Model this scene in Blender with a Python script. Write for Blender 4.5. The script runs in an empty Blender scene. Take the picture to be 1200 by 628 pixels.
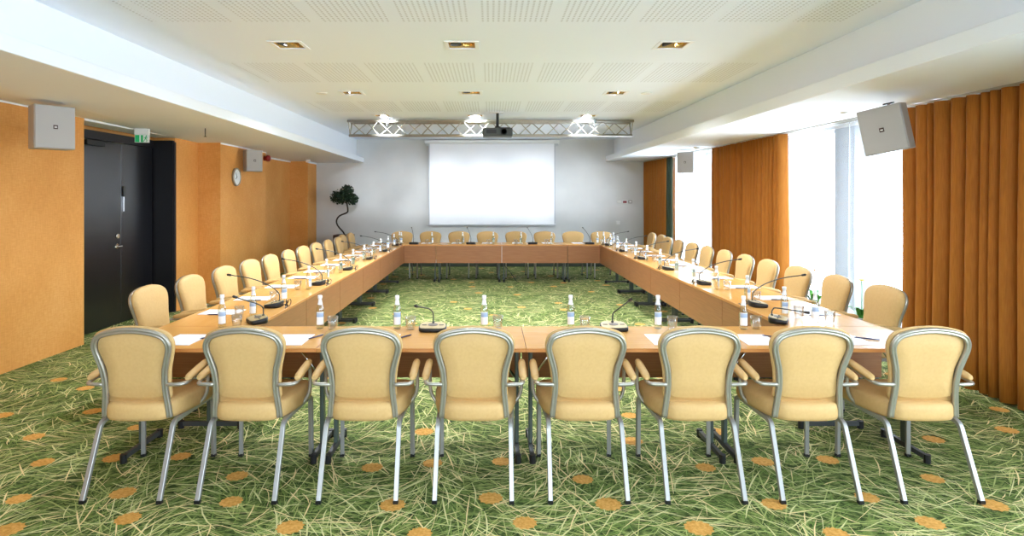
import bpy, math, random
from mathutils import Vector, Matrix
random.seed(7)
PI = math.pi
SC = bpy.context.scene
COL = SC.collection
H = 1.65            # camera height
TOP = 0.74          # table height
XC = 0.215          # centre line of the tables

# ------------------------------------------------------------------ materials
def lin(c):
    return tuple(((v/255)/12.92 if v/255 <= .04045 else ((v/255+.055)/1.055)**2.4) for v in c)
def mat(name, rgb, rough=.5, metal=0., spec=.5, **kw):
    m = bpy.data.materials.new(name); m.use_nodes = True
    b = m.node_tree.nodes['Principled BSDF']
    b.inputs['Base Color'].default_value = (*lin(rgb), 1)
    b.inputs['Roughness'].default_value = rough
    b.inputs['Metallic'].default_value = metal
    b.inputs['Specular IOR Level'].default_value = spec
    for k, v in kw.items(): b.inputs[k.replace('_', ' ')].default_value = v
    return m
def nodes(m): return m.node_tree.nodes, m.node_tree.links, m.node_tree.nodes['Principled BSDF']
def ramp(N, stops):
    r = N.new('ShaderNodeValToRGB')
    e = r.color_ramp.elements
    while len(e) < len(stops): e.new(.5)
    for el, (p, c) in zip(e, stops): el.position = p; el.color = (*lin(c), 1)
    return r
def noise_mat(name, c1, c2, scale=(1,1,1), nscale=20, rough=.6, detail=4, spec=.4, bump=0, lo=.35, hi=.65, metal=0):
    m = mat(name, c1, rough, metal, spec); N, L, b = nodes(m)
    tc = N.new('ShaderNodeTexCoord'); mp = N.new('ShaderNodeMapping'); mp.inputs['Scale'].default_value = scale
    nz = N.new('ShaderNodeTexNoise'); nz.inputs['Scale'].default_value = nscale; nz.inputs['Detail'].default_value = detail
    r = ramp(N, [(lo, c1), (hi, c2)])
    L.new(tc.outputs['Object'], mp.inputs[0]); L.new(mp.outputs[0], nz.inputs['Vector'])
    L.new(nz.outputs['Fac'], r.inputs[0]); L.new(r.outputs[0], b.inputs['Base Color'])
    if bump:
        bp = N.new('ShaderNodeBump'); bp.inputs['Strength'].default_value = bump; bp.inputs['Distance'].default_value = .005
        L.new(nz.outputs['Fac'], bp.inputs['Height']); L.new(bp.outputs[0], b.inputs['Normal'])
    return m
M = {}
M['plaster'] = mat('plaster', (233,239,249), .75)
M['wall_white'] = noise_mat('wall_white', (212,212,211), (216,216,215), nscale=3, rough=.7)
M['soffit'] = mat('soffit_paint', (238,242,248), .7)
M['trim'] = mat('trim_white', (236,236,238), .5)
M['wood'] = noise_mat('beech', (228,166,90), (236,178,104), scale=(1.2,26,10), nscale=4, rough=.17, detail=5, spec=.8)
M['wood_edge'] = noise_mat('beech_edge', (200,136,74), (208,146,84), scale=(1,8,8), nscale=5, rough=.4)
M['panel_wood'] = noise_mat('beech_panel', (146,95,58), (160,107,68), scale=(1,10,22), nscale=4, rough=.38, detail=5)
M['fabric'] = noise_mat('beige_upholstery', (202,162,104), (210,172,114), nscale=60, rough=.6, spec=.3, detail=2, lo=.2, hi=.8)
M['steel'] = mat('brushed_steel', (178,172,160), .36, .7)
M['steel_leg'] = mat('steel_leg', (164,162,158), .4, .6)
M['post'] = mat('post_grey', (92,102,96), .4, .5)
M['chrome'] = mat('chrome', (215,215,218), .12, 1)
M['black'] = mat('black_plastic', (18,18,20), .45)
M['darkgrey'] = mat('dark_grey', (62,64,62), .5)
M['paper'] = mat('paper', (245,244,250), .6)
M['pen'] = mat('pen_blue', (38,28,72), .35)
M['tan'] = noise_mat('mic_top', (176,152,104), (190,166,118), nscale=200, rough=.45, metal=.1)
M['mesh_grey'] = mat('grille', (110,98,88), .5, .4)
M['speaker'] = mat('speaker_grey', (172,168,164), .6)
M['white_plastic'] = mat('white_plastic', (228,228,226), .4)
M['badge'] = mat('badge', (70,52,48), .4)
M['red'] = mat('red_plastic', (140,22,34), .35)
M['door'] = noise_mat('dark_door', (13,12,17), (18,16,22), scale=(6,6,.4), nscale=6, rough=.28, spec=.9)
M['door_frame'] = mat('dark_frame', (16,13,18), .5)
M['clock_face'] = mat('clock_face', (235,238,240), .4)
M['screen'] = mat('screen_white', (250,251,255), .85)
M['screen_edge'] = mat('screen_edge', (196,198,202), .6)
M['leaf_dark'] = noise_mat('leaf_dark', (16,34,20), (34,58,30), nscale=14, rough=.5)
M['bark'] = mat('bark', (52,42,34), .8)
M['planter'] = mat('planter_brown', (58,34,28), .5)
M['leaf'] = mat('leaf_green', (66,140,44), .5)
M['orange_petal'] = mat('orange_petal', (236,120,24), .5)
M['yellow_petal'] = mat('yellow_petal', (244,208,40), .5)
M['gold'] = mat('gold_reflector', (226,184,104), .25, .8)
M['dark_lining'] = mat('green_lining', (50,66,48), .8)
M['cap'] = mat('bottle_cap', (232,236,242), .35)
M['green_sign'] = mat('sign_green', (20,140,80), .5, Emission_Color=(*lin((20,150,85)),1), Emission_Strength=.25)
M['brass'] = mat('brass_lining', (224,192,120), .3, .2)
M['pier'] = mat('pier_grey', (120,128,136), .6)

def thin_glass(name, tint, gloss=.16, rough=.03):
    m = bpy.data.materials.new(name); m.use_nodes = True
    N, L = m.node_tree.nodes, m.node_tree.links
    for n in list(N): N.remove(n)
    out = N.new('ShaderNodeOutputMaterial'); mx = N.new('ShaderNodeMixShader')
    t = N.new('ShaderNodeBsdfTransparent'); t.inputs[0].default_value = (*tint, 1)
    g = N.new('ShaderNodeBsdfGlossy'); g.inputs['Roughness'].default_value = rough
    lw = N.new('ShaderNodeLayerWeight'); lw.inputs['Blend'].default_value = .35
    mr = N.new('ShaderNodeMapRange'); mr.inputs['To Min'].default_value = gloss*.35; mr.inputs['To Max'].default_value = min(1, gloss*4)
    L.new(lw.outputs['Facing'], mr.inputs['Value']); L.new(mr.outputs[0], mx.inputs[0])
    L.new(t.outputs[0], mx.inputs[1]); L.new(g.outputs[0], mx.inputs[2]); L.new(mx.outputs[0], out.inputs[0])
    return m
M['glass'] = thin_glass('clear_glass', (.97,.98,.98), .22)
M['bottle'] = thin_glass('bottle_glass', (.88,.92,.86), .22)
M['pane'] = thin_glass('window_glass', (.97,.98,.98), .06)

def sheer_mat():
    m = bpy.data.materials.new('sheer_voile'); m.use_nodes = True
    N, L = m.node_tree.nodes, m.node_tree.links
    for n in list(N): N.remove(n)
    out = N.new('ShaderNodeOutputMaterial'); mx = N.new('ShaderNodeMixShader'); mx.inputs[0].default_value = .17
    t = N.new('ShaderNodeBsdfTransparent'); t.inputs[0].default_value = (1,1,1,1)
    ad = N.new('ShaderNodeMixShader'); ad.inputs[0].default_value = .45
    d = N.new('ShaderNodeBsdfDiffuse'); d.inputs[0].default_value = (.9,.91,.93,1)
    tr = N.new('ShaderNodeBsdfTranslucent'); tr.inputs[0].default_value = (.92,.94,.97,1)
    L.new(d.outputs[0], ad.inputs[1]); L.new(tr.outputs[0], ad.inputs[2])
    L.new(t.outputs[0], mx.inputs[1]); L.new(ad.outputs[0], mx.inputs[2]); L.new(mx.outputs[0], out.inputs[0])
    return m
M['sheer'] = sheer_mat()
def curtain_mat():
    m = noise_mat('ochre_curtain', (160,94,26), (174,107,34), scale=(40,40,2), nscale=4, rough=.7, spec=.25)
    return m
M['curtain'] = curtain_mat()
def grasscloth():
    m = mat('orange_grasscloth', (214,140,62), .65, 0, .3); N, L, b = nodes(m)
    tc = N.new('ShaderNodeTexCoord')
    mp = N.new('ShaderNodeMapping'); mp.inputs['Scale'].default_value = (14,14,90)
    mp2 = N.new('ShaderNodeMapping'); mp2.inputs['Scale'].default_value = (90,90,14)
    n1 = N.new('ShaderNodeTexNoise'); n1.inputs['Scale'].default_value = 1.0; n1.inputs['Detail'].default_value = 3
    n2 = N.new('ShaderNodeTexNoise'); n2.inputs['Scale'].default_value = 1.0; n2.inputs['Detail'].default_value = 3
    n3 = N.new('ShaderNodeTexNoise'); n3.inputs['Scale'].default_value = 1.6; n3.inputs['Detail'].default_value = 2
    for a in (mp, mp2): L.new(tc.outputs['Object'], a.inputs[0])
    L.new(mp.outputs[0], n1.inputs['Vector']); L.new(mp2.outputs[0], n2.inputs['Vector']); L.new(tc.outputs['Object'], n3.inputs['Vector'])
    ad = N.new('ShaderNodeMath'); ad.operation = 'ADD'; L.new(n1.outputs['Fac'], ad.inputs[0]); L.new(n2.outputs['Fac'], ad.inputs[1])
    a2 = N.new('ShaderNodeMath'); a2.operation = 'MULTIPLY_ADD'; a2.inputs[1].default_value = .8; L.new(ad.outputs[0], a2.inputs[0]); L.new(n3.outputs['Fac'], a2.inputs[2])
    dv = N.new('ShaderNodeMath'); dv.operation = 'MULTIPLY'; dv.inputs[1].default_value = .385; L.new(a2.outputs[0], dv.inputs[0])
    r = ramp(N, [(.3, (208,140,66)), (.5, (222,156,82)), (.7, (234,174,104))])
    L.new(dv.outputs[0], r.inputs[0]); L.new(r.outputs[0], b.inputs['Base Color'])
    return m
M['grasscloth'] = grasscloth()

def perforated():
    """White ceiling board: rows of square perforated panels, holes on a 4 cm grid."""
    m = mat('perforated_board', (233,239,249), .75); N, L, b = nodes(m)
    tc = N.new('ShaderNodeTexCoord'); sp = N.new('ShaderNodeSeparateXYZ'); L.new(tc.outputs['Object'], sp.inputs[0])
    def mth(op, a, b_=None, c=None):
        n = N.new('ShaderNodeMath'); n.operation = op
        for i, v in enumerate((a, b_, c)):
            if v is None: continue
            if isinstance(v, (int, float)): n.inputs[i].default_value = v
            else: L.new(v, n.inputs[i])
        return n.outputs[0]
    def band(v, off, period, half):          # 1 inside the band
        t = mth('ABSOLUTE', mth('SUBTRACT', mth('FLOORED_MODULO', mth('SUBTRACT', v, off-period/2), period), period/2))
        return mth('LESS_THAN', t, half)
    x, y = sp.outputs[0], sp.outputs[1]
    inrow = band(y, 4.34, 2.55, .53); incol = band(x, -.43, .61, .262)
    g = .041
    dx = mth('SUBTRACT', mth('FLOORED_MODULO', x, g), g/2); dy = mth('SUBTRACT', mth('FLOORED_MODULO', y, g), g/2)
    rr = mth('SQRT', mth('ADD', mth('MULTIPLY', dx, dx), mth('MULTIPLY', dy, dy)))
    hole = mth('MULTIPLY', mth('MULTIPLY', inrow, incol), mth('LESS_THAN', rr, .009))
    seam = mth('SUBTRACT', 1, band(x, -.43, .61, .303))
    mix = N.new('ShaderNodeMix'); mix.data_type = 'RGBA'
    mix.inputs[6].default_value = (*lin((233,239,249)), 1); mix.inputs[7].default_value = (*lin((184,186,192)), 1)
    L.new(hole, mix.inputs[0])
    L.new(mix.outputs[2], b.inputs['Base Color'])
    return m
M['perforated'] = perforated()
def carpet_base():
    m = mat('carpet_base', (60,90,40), .9, 0, .15); N, L, b = nodes(m)
    tc = N.new('ShaderNodeTexCoord')
    nz = N.new('ShaderNodeTexNoise'); nz.inputs['Scale'].default_value = 26; nz.inputs['Detail'].default_value = 6
    r = ramp(N, [(.34, (44,58,28)), (.5, (92,108,54)), (.66, (138,148,84))])
    L.new(tc.outputs['Object'], nz.inputs['Vector']); L.new(nz.outputs['Fac'], r.inputs[0]); L.new(r.outputs[0], b.inputs['Base Color'])
    return m
M['carpet'] = carpet_base()
BLADES = [mat('blade_dark', (56,74,34), .9, 0, .15), mat('blade_mid', (114,136,68), .9, 0, .15), mat('blade_light', (166,176,106), .9, 0, .15),
          mat('blade_straw', (234,214,156), .9, 0, .15), mat('blade_pale', (214,212,152), .9, 0, .15)]
M['gerbera'] = noise_mat('gerbera_print', (200,144,66), (226,172,94), nscale=60, rough=.9, spec=.15)
def label_mat():
    m = mat('bottle_label', (240,243,248), .5); N, L, b = nodes(m)
    tc = N.new('ShaderNodeTexCoord'); sp = N.new('ShaderNodeSeparateXYZ'); L.new(tc.outputs['Object'], sp.inputs[0])
    r = ramp(N, [(0, (240,243,248)), (.50, (240,243,248)), (.52, (150,178,214)), (.78, (170,192,222)), (.80, (240,243,248)), (.9, (240,243,248))])
    mr = N.new('ShaderNodeMapRange'); mr.inputs['From Min'].default_value = .03; mr.inputs['From Max'].default_value = .135
    L.new(sp.outputs[2], mr.inputs['Value']); L.new(mr.outputs[0], r.inputs[0]); L.new(r.outputs[0], b.inputs['Base Color'])
    return m
M['label'] = label_mat()
def emit(name, rgb, s):
    m = mat(name, rgb, .5); b = m.node_tree.nodes['Principled BSDF']
    b.inputs['Emission Color'].default_value = (*lin(rgb), 1); b.inputs['Emission Strength'].default_value = s
    return m
M['bulb'] = emit('lamp_glow', (255,236,205), 6)

# ------------------------------------------------------------------ mesh helpers
class MB:
    def __init__(s): s.v, s.f, s.mi, s.smooth = [], [], [], []
    def face(s, idx, mi=0, sm=False): s.f.append(tuple(idx)); s.mi.append(mi); s.smooth.append(sm)
    def box(s, x0, x1, y0, y1, z0, z1, mi=0, T=None):
        n = len(s.v)
        for z in (z0, z1):
            for x, y in ((x0,y0),(x1,y0),(x1,y1),(x0,y1)):
                p = Vector((x,y,z)); s.v.append(T @ p if T else p)
        for q in ((3,2,1,0),(4,5,6,7),(0,1,5,4),(1,2,6,5),(2,3,7,6),(3,0,4,7)): s.face([n+i for i in q], mi)
        return s
    def quad(s, a, b, c, d, mi=0):
        n = len(s.v); s.v += [Vector(p) for p in (a,b,c,d)]; s.face((n,n+1,n+2,n+3), mi); return s
    def rings(s, rings, mi=0, sm=True, caps=(True,True), closed=False, wrap=True):
        n = len(s.v); k = len(rings[0])
        for r in rings: s.v += [Vector(p) for p in r]
        R = len(rings)
        for i in range(R if closed else R-1):
            for j in range(k if wrap else k-1):
                a = n+i*k+j; b = n+i*k+(j+1) % k; i2 = (i+1) % R
                s.face((a, b, n+i2*k+(j+1) % k, n+i2*k+j), mi, sm)
        if not closed and wrap:
            if caps[0]: s.face([n+j for j in reversed(range(k))], mi)
            if caps[1]: s.face([n+(R-1)*k+j for j in range(k)], mi)
        return s
    def sweep(s, path, prof, mi=0, sm=True, ref=(0,0,1), closed=False):
        """prof: list of (u,v); u along ref-perpendicular, v along ref-ish direction (parallel transport)."""
        P = [Vector(p) for p in path]; R = []; n = len(P); nrm = Vector(ref)
        for i, p in enumerate(P):
            if closed: t = P[(i+1) % n]-P[i-1]
            else: t = (P[min(i+1,n-1)]-P[max(i-1,0)])
            t.normalize()
            nrm = nrm - t*nrm.dot(t)
            if nrm.length < 1e-5: nrm = t.orthogonal()
            nrm.normalize(); b = t.cross(nrm)
            R.append([p + b*u + nrm*v for u, v in prof])
        return s.rings(R, mi, sm, closed=closed)
    def tube(s, path, r, k=8, mi=0, ref=(0,0,1), closed=False):
        return s.sweep(path, [(r*math.cos(2*PI*i/k), r*math.sin(2*PI*i/k)) for i in range(k)], mi, True, ref, closed)
    def lathe(s, prof, k=16, c=(0,0,0), mi=0, T=None, caps=(True,True)):
        R = []
        for r, z in prof:
            ring = [Vector((c[0]+r*math.cos(2*PI*i/k), c[1]+r*math.sin(2*PI*i/k), c[2]+z)) for i in range(k)]
            R.append([T @ p for p in ring] if T else ring)
        return s.rings(R, mi, True, caps)
    def prism(s, poly, z0, z1, mi=0, T=None, top=1., sm=False):
        cx = sum(p[0] for p in poly)/len(poly); cy = sum(p[1] for p in poly)/len(poly)
        a = [Vector((x,y,z0)) for x, y in poly]; b = [Vector((cx+(x-cx)*top, cy+(y-cy)*top, z1)) for x, y in poly]
        if T: a = [T @ p for p in a]; b = [T @ p for p in b]
        return s.rings([a, b], mi, sm)
    def build(s, name, mats, parent=None, loc=(0,0,0), rz=0):
        me = bpy.data.meshes.new(name)
        me.from_pydata([tuple(p) for p in s.v], [], s.f)
        if not isinstance(mats, (list, tuple)): mats = [mats]
        for m in mats: me.materials.append(m)
        me.polygons.foreach_set('material_index', s.mi); me.polygons.foreach_set('use_smooth', s.smooth)
        me.update()
        o = bpy.data.objects.new(name, me); COL.objects.link(o)
        o.location = loc; o.rotation_euler = (0,0,rz)
        if parent: o.parent = parent
        return o
def bevel(o, w, seg=2, ang=35):
    md = o.modifiers.new('bevel', 'BEVEL'); md.width = w; md.segments = seg; md.limit_method = 'ANGLE'; md.angle_limit = math.radians(ang)
    md.harden_normals = False
    return o
def tag(o, label=None, cat=None, group=None, kind=None):
    for k, v in (('label',label),('category',cat),('group',group),('kind',kind)):
        if v: o[k] = v
    return o
def empty(name, loc=(0,0,0), rz=0):
    o = bpy.data.objects.new(name, None); COL.objects.link(o); o.location = loc; o.rotation_euler = (0,0,rz)
    o.empty_display_size = .1
    return o
def kids(o): return [c for c in bpy.data.objects if c.parent is o]
KID = {}
def snapshot(o):
    KID[o.name] = [(c, kids(c)) for c in kids(o)]
def dup(proto, loc, rz, **tags):
    c = proto.copy(); COL.objects.link(c); c.location = loc; c.rotation_euler = (0,0,rz)
    for ch, gk in KID[proto.name]:
        d = ch.copy(); COL.objects.link(d); d.parent = c
        for g in gk:
            e = g.copy(); COL.objects.link(e); e.parent = d
    tag(c, **tags); return c
USED = set()
def place(proto, loc, rz, label, cat, group):
    if proto.name not in USED:
        USED.add(proto.name)
        if proto.type == 'EMPTY' or proto.type == 'MESH': snapshot(proto)
        proto.location = loc; proto.rotation_euler = (0,0,rz); tag(proto, label, cat, group); return proto
    return dup(proto, loc, rz, label=label, cat=cat, group=group)
def cr(pts, n=6, closed=False):
    """Catmull-Rom through points."""
    P = [Vector(p) for p in pts]; out = []; m = len(P)
    for i in range(m if closed else m-1):
        if closed: a,b,c,d = P[i-1],P[i],P[(i+1)%m],P[(i+2)%m]
        else:
            b,c = P[i],P[i+1]; a = P[i-1] if i else b*2-c; d = P[i+2] if i+2 < m else c*2-b
        for j in range(n):
            t = j/n
            out.append(.5*((2*b)+(c-a)*t+(2*a-5*b+4*c-d)*t*t+(3*b-a-3*c+d)*t**3))
    if not closed: out.append(P[-1])
    return out
ORD = 'first second third fourth fifth sixth seventh eighth ninth tenth eleventh twelfth'.split()

# ------------------------------------------------------------------ room shell
Y0, YB = -1.6, 14.9
def zl_in(y): return 2.55-.0071*(y-5.8)
def zl_out(y): return 2.585-.0137*(y-5.8)
def xr(y): return 4.13-.047*(y-5)            # curtain line on the window side
M['baseboard'] = mat('dark_skirting', (44,52,36), .6)
# floor with its printed grass
fl = MB()
fl.quad((-5.4,Y0,0),(4.9,Y0,0),(4.9,YB+.1,0),(-5.4,YB+.1,0),0)
rnd = random.Random(3)
def fang(x, y):
    return 2.2*math.sin(x*1.7+.6*math.sin(y*2.3))+1.9*math.sin(y*1.3+1.1*math.sin(x*.9+1))
def blade(x, y, L, w, a, bend, z, mi):
    n = len(fl.v); K = 3
    for i in range(K+1):
        t = i/K; aa = a + bend*(t-.5)
        px = x+math.cos(a)*L*(t-.5) - math.sin(a)*bend*L*.25*(4*(t-.5)**2-1)*.5
        py = y+math.sin(a)*L*(t-.5) + math.cos(a)*bend*L*.25*(4*(t-.5)**2-1)*.5
        ww = w*(1-.75*abs(2*t-1)**2)/2
        fl.v.append(Vector((px-math.sin(aa)*ww, py+math.cos(aa)*ww, z))); fl.v.append(Vector((px+math.sin(aa)*ww, py-math.cos(aa)*ww, z)))
    for i in range(K): fl.face((n+2*i+1, n+2*i+3, n+2*i+2, n+2*i), mi)
for i in range(70000):
    y = 2.6+(YB-2.7)*rnd.random()**1.25; x = rnd.uniform(-5.0,4.5)
    r = rnd.random()
    mi = 1 if r < .28 else 2 if r < .58 else 3 if r < .78 else 4 if r < .89 else 5
    zz = {1:.0003, 2:.0006, 3:.0009, 4:.0013, 5:.0011}[mi]+rnd.random()*.0003
    L = rnd.uniform(.10,.36) if mi != 4 else rnd.uniform(.08,.32)
    blade(x, y, L, rnd.uniform(.004,.010) if mi < 4 else rnd.uniform(.003,.010), fang(x,y)+rnd.gauss(0,.7), rnd.gauss(0,.28), zz, mi)
def at_floor(px, py):
    d = H*730/(py-231.5); return (px-575)*d/730, d
spots = [(3,487),(40,512),(50,542),(22,585),(10,621),(134,537),(144,578),(150,608),(212,535),(278,558),(271,588),(340,618),(109,482),(100,455),(69,445),
 (160,501),(497,506),(436,548),(460,592),(507,543),(588,541),(575,584),(615,613),(683,562),(713,591),(492,626),(738,487),(741,517),(827,548),(819,619),
 (840,506),(894,541),(907,591),(970,539),(1016,583),(980,626),(1094,515),(1093,561),(1090,613),(1164,592),(1180,504),(1171,480)]
fp = [at_floor(*p) for p in spots]
tries = 0
while len(fp) < 150 and tries < 5000:
    tries += 1
    x, y = rnd.uniform(-4.6,4.2), rnd.uniform(4.6,14.5)
    if all((x-a)**2+(y-b)**2 > .55**2 for a, b in fp): fp.append((x,y))
for x, y in fp:
    n = len(fl.v); K = 36; R = rnd.uniform(.058,.07); ph = rnd.random()*6
    fl.v.append(Vector((x,y,.0022)))
    for k in range(K):
        t = 2*PI*k/K; rr = R*(1+.09*math.sin(12*t+ph))
        fl.v.append(Vector((x+rr*math.cos(t), y+rr*math.sin(t), .0022)))
    for k in range(K): fl.face((n, n+1+k, n+1+(k+1) % K), 6)
tag(fl.build('floor', [M['carpet'], *BLADES, M['gerbera']]), 'green carpet printed with grass blades and orange gerbera heads', 'floor', kind='structure')

# ceiling with recessed holes for the downlights
ZC = 3.04
LX = [-1.82, -.26, 1.64]; LY = [5.62, 8.18, 10.45]; LS = .14
ce = MB()
fx0, fx1, fy1, zf = -2.66, 2.74, 10.68, 3.025
xs = sorted([fx0, fx1] + [x+s for x in LX for s in (-LS, LS)])
ys = sorted([Y0, fy1] + [y+s for y in LY for s in (-LS, LS)])
for i in range(len(xs)-1):
    for j in range(len(ys)-1):
        cx, cy = (xs[i]+xs[i+1])/2, (ys[j]+ys[j+1])/2
        if any(abs(cx-x) < .01 for x in LX) and any(abs(cy-y) < .01 for y in LY): continue
        ce.quad((xs[i],ys[j],zf),(xs[i],ys[j+1],zf),(xs[i+1],ys[j+1],zf),(xs[i+1],ys[j],zf),1)
ce.quad((fx0,Y0,zf),(fx0,Y0,ZC),(fx0,fy1,ZC),(fx0,fy1,zf)); ce.quad((fx1,Y0,ZC),(fx1,Y0,zf),(fx1,fy1,zf),(fx1,fy1,ZC))
ce.quad((fx0,fy1,zf),(fx0,fy1,ZC),(fx1,fy1,ZC),(fx1,fy1,zf))
for a in ((-5.4,fx0,Y0,YB+.1),(fx1,4.9,Y0,YB+.1),(fx0,fx1,fy1,YB+.1)):
    ce.quad((a[0],a[2],ZC),(a[0],a[3],ZC),(a[1],a[3],ZC),(a[1],a[2],ZC))
ce.box(-5.4,4.9,Y0,YB+.1,3.2,3.25)
tag(ce.build('ceiling', [M['plaster'], M['perforated']]), 'white ceiling with bands of perforated square panels', 'ceiling', kind='structure')

# soffits along both sides
def soffit(name, ledge, face, outer, zin, zout, th, label):
    b = MB()
    R = []
    for y in (Y0, YB):
        R.append([Vector((ledge(y),y,zin(y))), Vector((outer,y,zout(y))), Vector((outer,y,ZC)), Vector((face(y),y,ZC)),
                  Vector((face(y),y,zin(y)+th)), Vector((ledge(y),y,zin(y)+th))])
    b.rings(R, 0, False)
    return tag(bevel(b.build(name, M['soffit']), .004, 1), label, 'ceiling soffit', kind='structure')
soffit('trim_1', lambda y: -3.03, lambda y: -3.21, -5.3, zl_in, zl_out, .115, 'stepped white soffit above the orange wall')
soffit('trim_2', lambda y: 2.86-.0106*(y-4.8), lambda y: 3.03-.008*(y-4.8), 4.85, lambda y: 2.54-.002*(y-4.8), lambda y: 2.575-.006*(y-4.8), .12, 'stepped white soffit above the curtains')

# left wall, door recess and the two piers
wl = MB(); XW = -4.57; ZT = 2.62
def wbox(x0, x1, y0, y1, z1=ZT): wl.box(x0, x1, y0, y1, 0, z1)
wbox(-5.3, XW, Y0, 7.0)
wbox(-5.3, XW, 9.02, 9.73)
wbox(-5.3, -4.22, 9.73, 11.7)
wbox(-5.3, XW, 11.7, 14.2)
wbox(-5.3, -4.17, 14.2, YB)
wbox(-5.3, -5.0, 7.0, 9.02)
tag(wl.build('wall_left', M['grasscloth']), 'orange grasscloth wall with two projecting piers and a door recess', 'wall', kind='structure')
t3 = MB()
t3.box(XW, XW+.012, Y0, 7.0, zl_out(6.5)-.035, zl_out(4)+.0)
for x, y0, y1 in ((-4.22, 9.73, 11.7),(-4.17, 14.2, YB),(XW, 11.7, 14.2)): t3.box(x, x+.01, y0, y1, zl_out(y1)-.02, zl_out(y0)+.01)
t3.box(XW, -4.21, 9.718, 9.73, zl_out(9.7)-.02, zl_out(9.7)+.01)
t3.box(-4.86, XW+.01, 7.0, 9.02, zl_out(9)-.025, zl_out(9)+.02)
tag(t3.build('trim_3', M['trim']), 'thin white moulding along the top of the orange wall', 'moulding', kind='structure')
# doors
for n, (y0, y1) in enumerate(((7.06,8.17),(8.175,8.93))):
    d = MB().box(-4.90,-4.85,y0,y1,.01,2.36).build(f'door_{n+1}', M['door']); bevel(d, .004, 1)
    tag(d, ['near leaf of the dark double door with silver lever handle','far leaf of the dark double door beside the dark jamb'][n], 'door', kind='structure')
    if n == 0:
        h = MB(); h.tube(cr([(-4.85,8.08,1.02),(-4.79,8.08,1.02),(-4.785,8.06,1.02),(-4.785,7.92,1.02)],4), .014); h.lathe([(.034,0),(.034,.01)],14,T=Matrix.Translation((-4.85,8.08,1.02)) @ Matrix.Rotation(PI/2,4,'Y'))
        h.build('handle', M['chrome'], d)
        MB().lathe([(.034,0),(.030,.022)],14,T=Matrix.Translation((-4.85,8.08,1.15)) @ Matrix.Rotation(PI/2,4,'Y')).build('lock_cylinder', M['chrome'], d)
        c = MB().box(-4.85,-4.79,7.4,7.75,2.28,2.345); bevel(c.build('door_closer', M['black'], d), .006)
        MB().tube([(-4.80,7.7,2.33),(-4.78,8.1,2.35)], .01).build('closer_arm', M['darkgrey'], d)
    else:
        p = MB().box(-4.85,-4.825,8.20,8.25,1.66,1.80); bevel(p.build('flush_bolt', M['darkgrey'], d), .008)
        MB().box(-4.847,-4.84,8.21,8.235,1.47,1.66).build('bolt_plate', M['chrome'], d)
df = MB(); df.box(-4.98,XW-.005,8.96,9.02,0,2.47); df.box(-4.92,-4.845,7.0,8.96,2.365,2.47); df.box(-4.98,-4.845,7.0,7.055,0,2.365); df.box(XW-.02,XW+.012,8.98,9.03,0,2.45)
tag(df.build('trim_4', M['door_frame']), 'dark frame and deep jamb of the double door', 'door frame', kind='structure')
wb = MB().box(-5.3,4.9,YB,YB+.12,0,3.2)
tag(wb.build('wall_back', M['wall_white']), 'plain pale wall behind the projection screen', 'wall', kind='structure')
wf = MB(); WO = (-1.9,1.9,.95,2.25)  # unseen wall, added so its opening lights the room from behind the camera
wf.box(-5.3,4.9,Y0-.2,Y0,0,WO[2]); wf.box(-5.3,4.9,Y0-.2,Y0,WO[3],3.2); wf.box(-5.3,WO[0],Y0-.2,Y0,WO[2],WO[3]); wf.box(WO[1],4.9,Y0-.2,Y0,WO[2],WO[3])
tag(wf.build('wall_front_added', M['wall_white']), 'unseen pale wall added behind the camera with a wide opening for light', 'wall', kind='structure')
bb = MB().box(-4.17,xr(YB)+.27,YB-.015,YB,0,.09)
tag(bb.build('baseboard_back', M['baseboard']), 'dark skirting along the foot of the pale back wall', 'skirting', kind='structure')
# window wall
wr = MB(); zs = .32
def wseg(y0, y1, z0, z1, mi=0):
    a, b = xr(y0)+.28, xr(y1)+.28
    n = len(wr.v)
    for z in (z0, z1): wr.v += [Vector((a,y0,z)), Vector((a+.22,y0,z)), Vector((b+.22,y1,z)), Vector((b,y1,z))]
    for q in ((3,2,1,0),(4,5,6,7),(0,1,5,4),(1,2,6,5),(2,3,7,6),(3,0,4,7)): wr.face([n+i for i in q], mi)
OPEN = [(-1.2,.6),(.8,2.6),(2.8,4.6),(5.4,7.15),(7.75,8.9),(10.5,11.55),(11.85,13.5)]  # first three openings are added to bring in daylight, out of sight
wseg(Y0, YB, 0, zs); wseg(Y0, YB, 2.5, 2.7)
e = Y0
for a, b in OPEN: wseg(e, a, zs, 2.5, 1); e = b
wseg(e, YB, zs, 2.5)
tag(wr.build('wall_right', [M['wall_white'], M['pier']]), 'window wall behind the ochre curtains', 'wall', kind='structure')
for n, (a, b) in enumerate(OPEN):
    x0, x1 = xr(a)+.36, xr(b)+.36
    fr = MB(); w = .03
    P = lambda y, z: Vector((xr(y)+.38, y, z))
    bars = [((a,zs),(b,zs)),((a,2.5),(b,2.5)),((a,zs),(a,2.5)),((b,zs),(b,2.5))]
    if b-a > 2: bars.append((((a+b)/2,zs),((a+b)/2,2.5)))
    for (p, q) in bars: fr.tube([P(*p),P(*q)], .035, 4)
    wo = fr.build(f'window_{n+1}', M['trim'])
    tag(wo, f'{ORD[n]} white framed window counted from the camera end', 'window', kind='structure')  # the nearest three are unseen windows added for their light
    MB().quad(P(a,zs),P(b,zs),P(b,2.5),P(a,2.5)).build('pane', M['pane'], wo)

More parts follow.
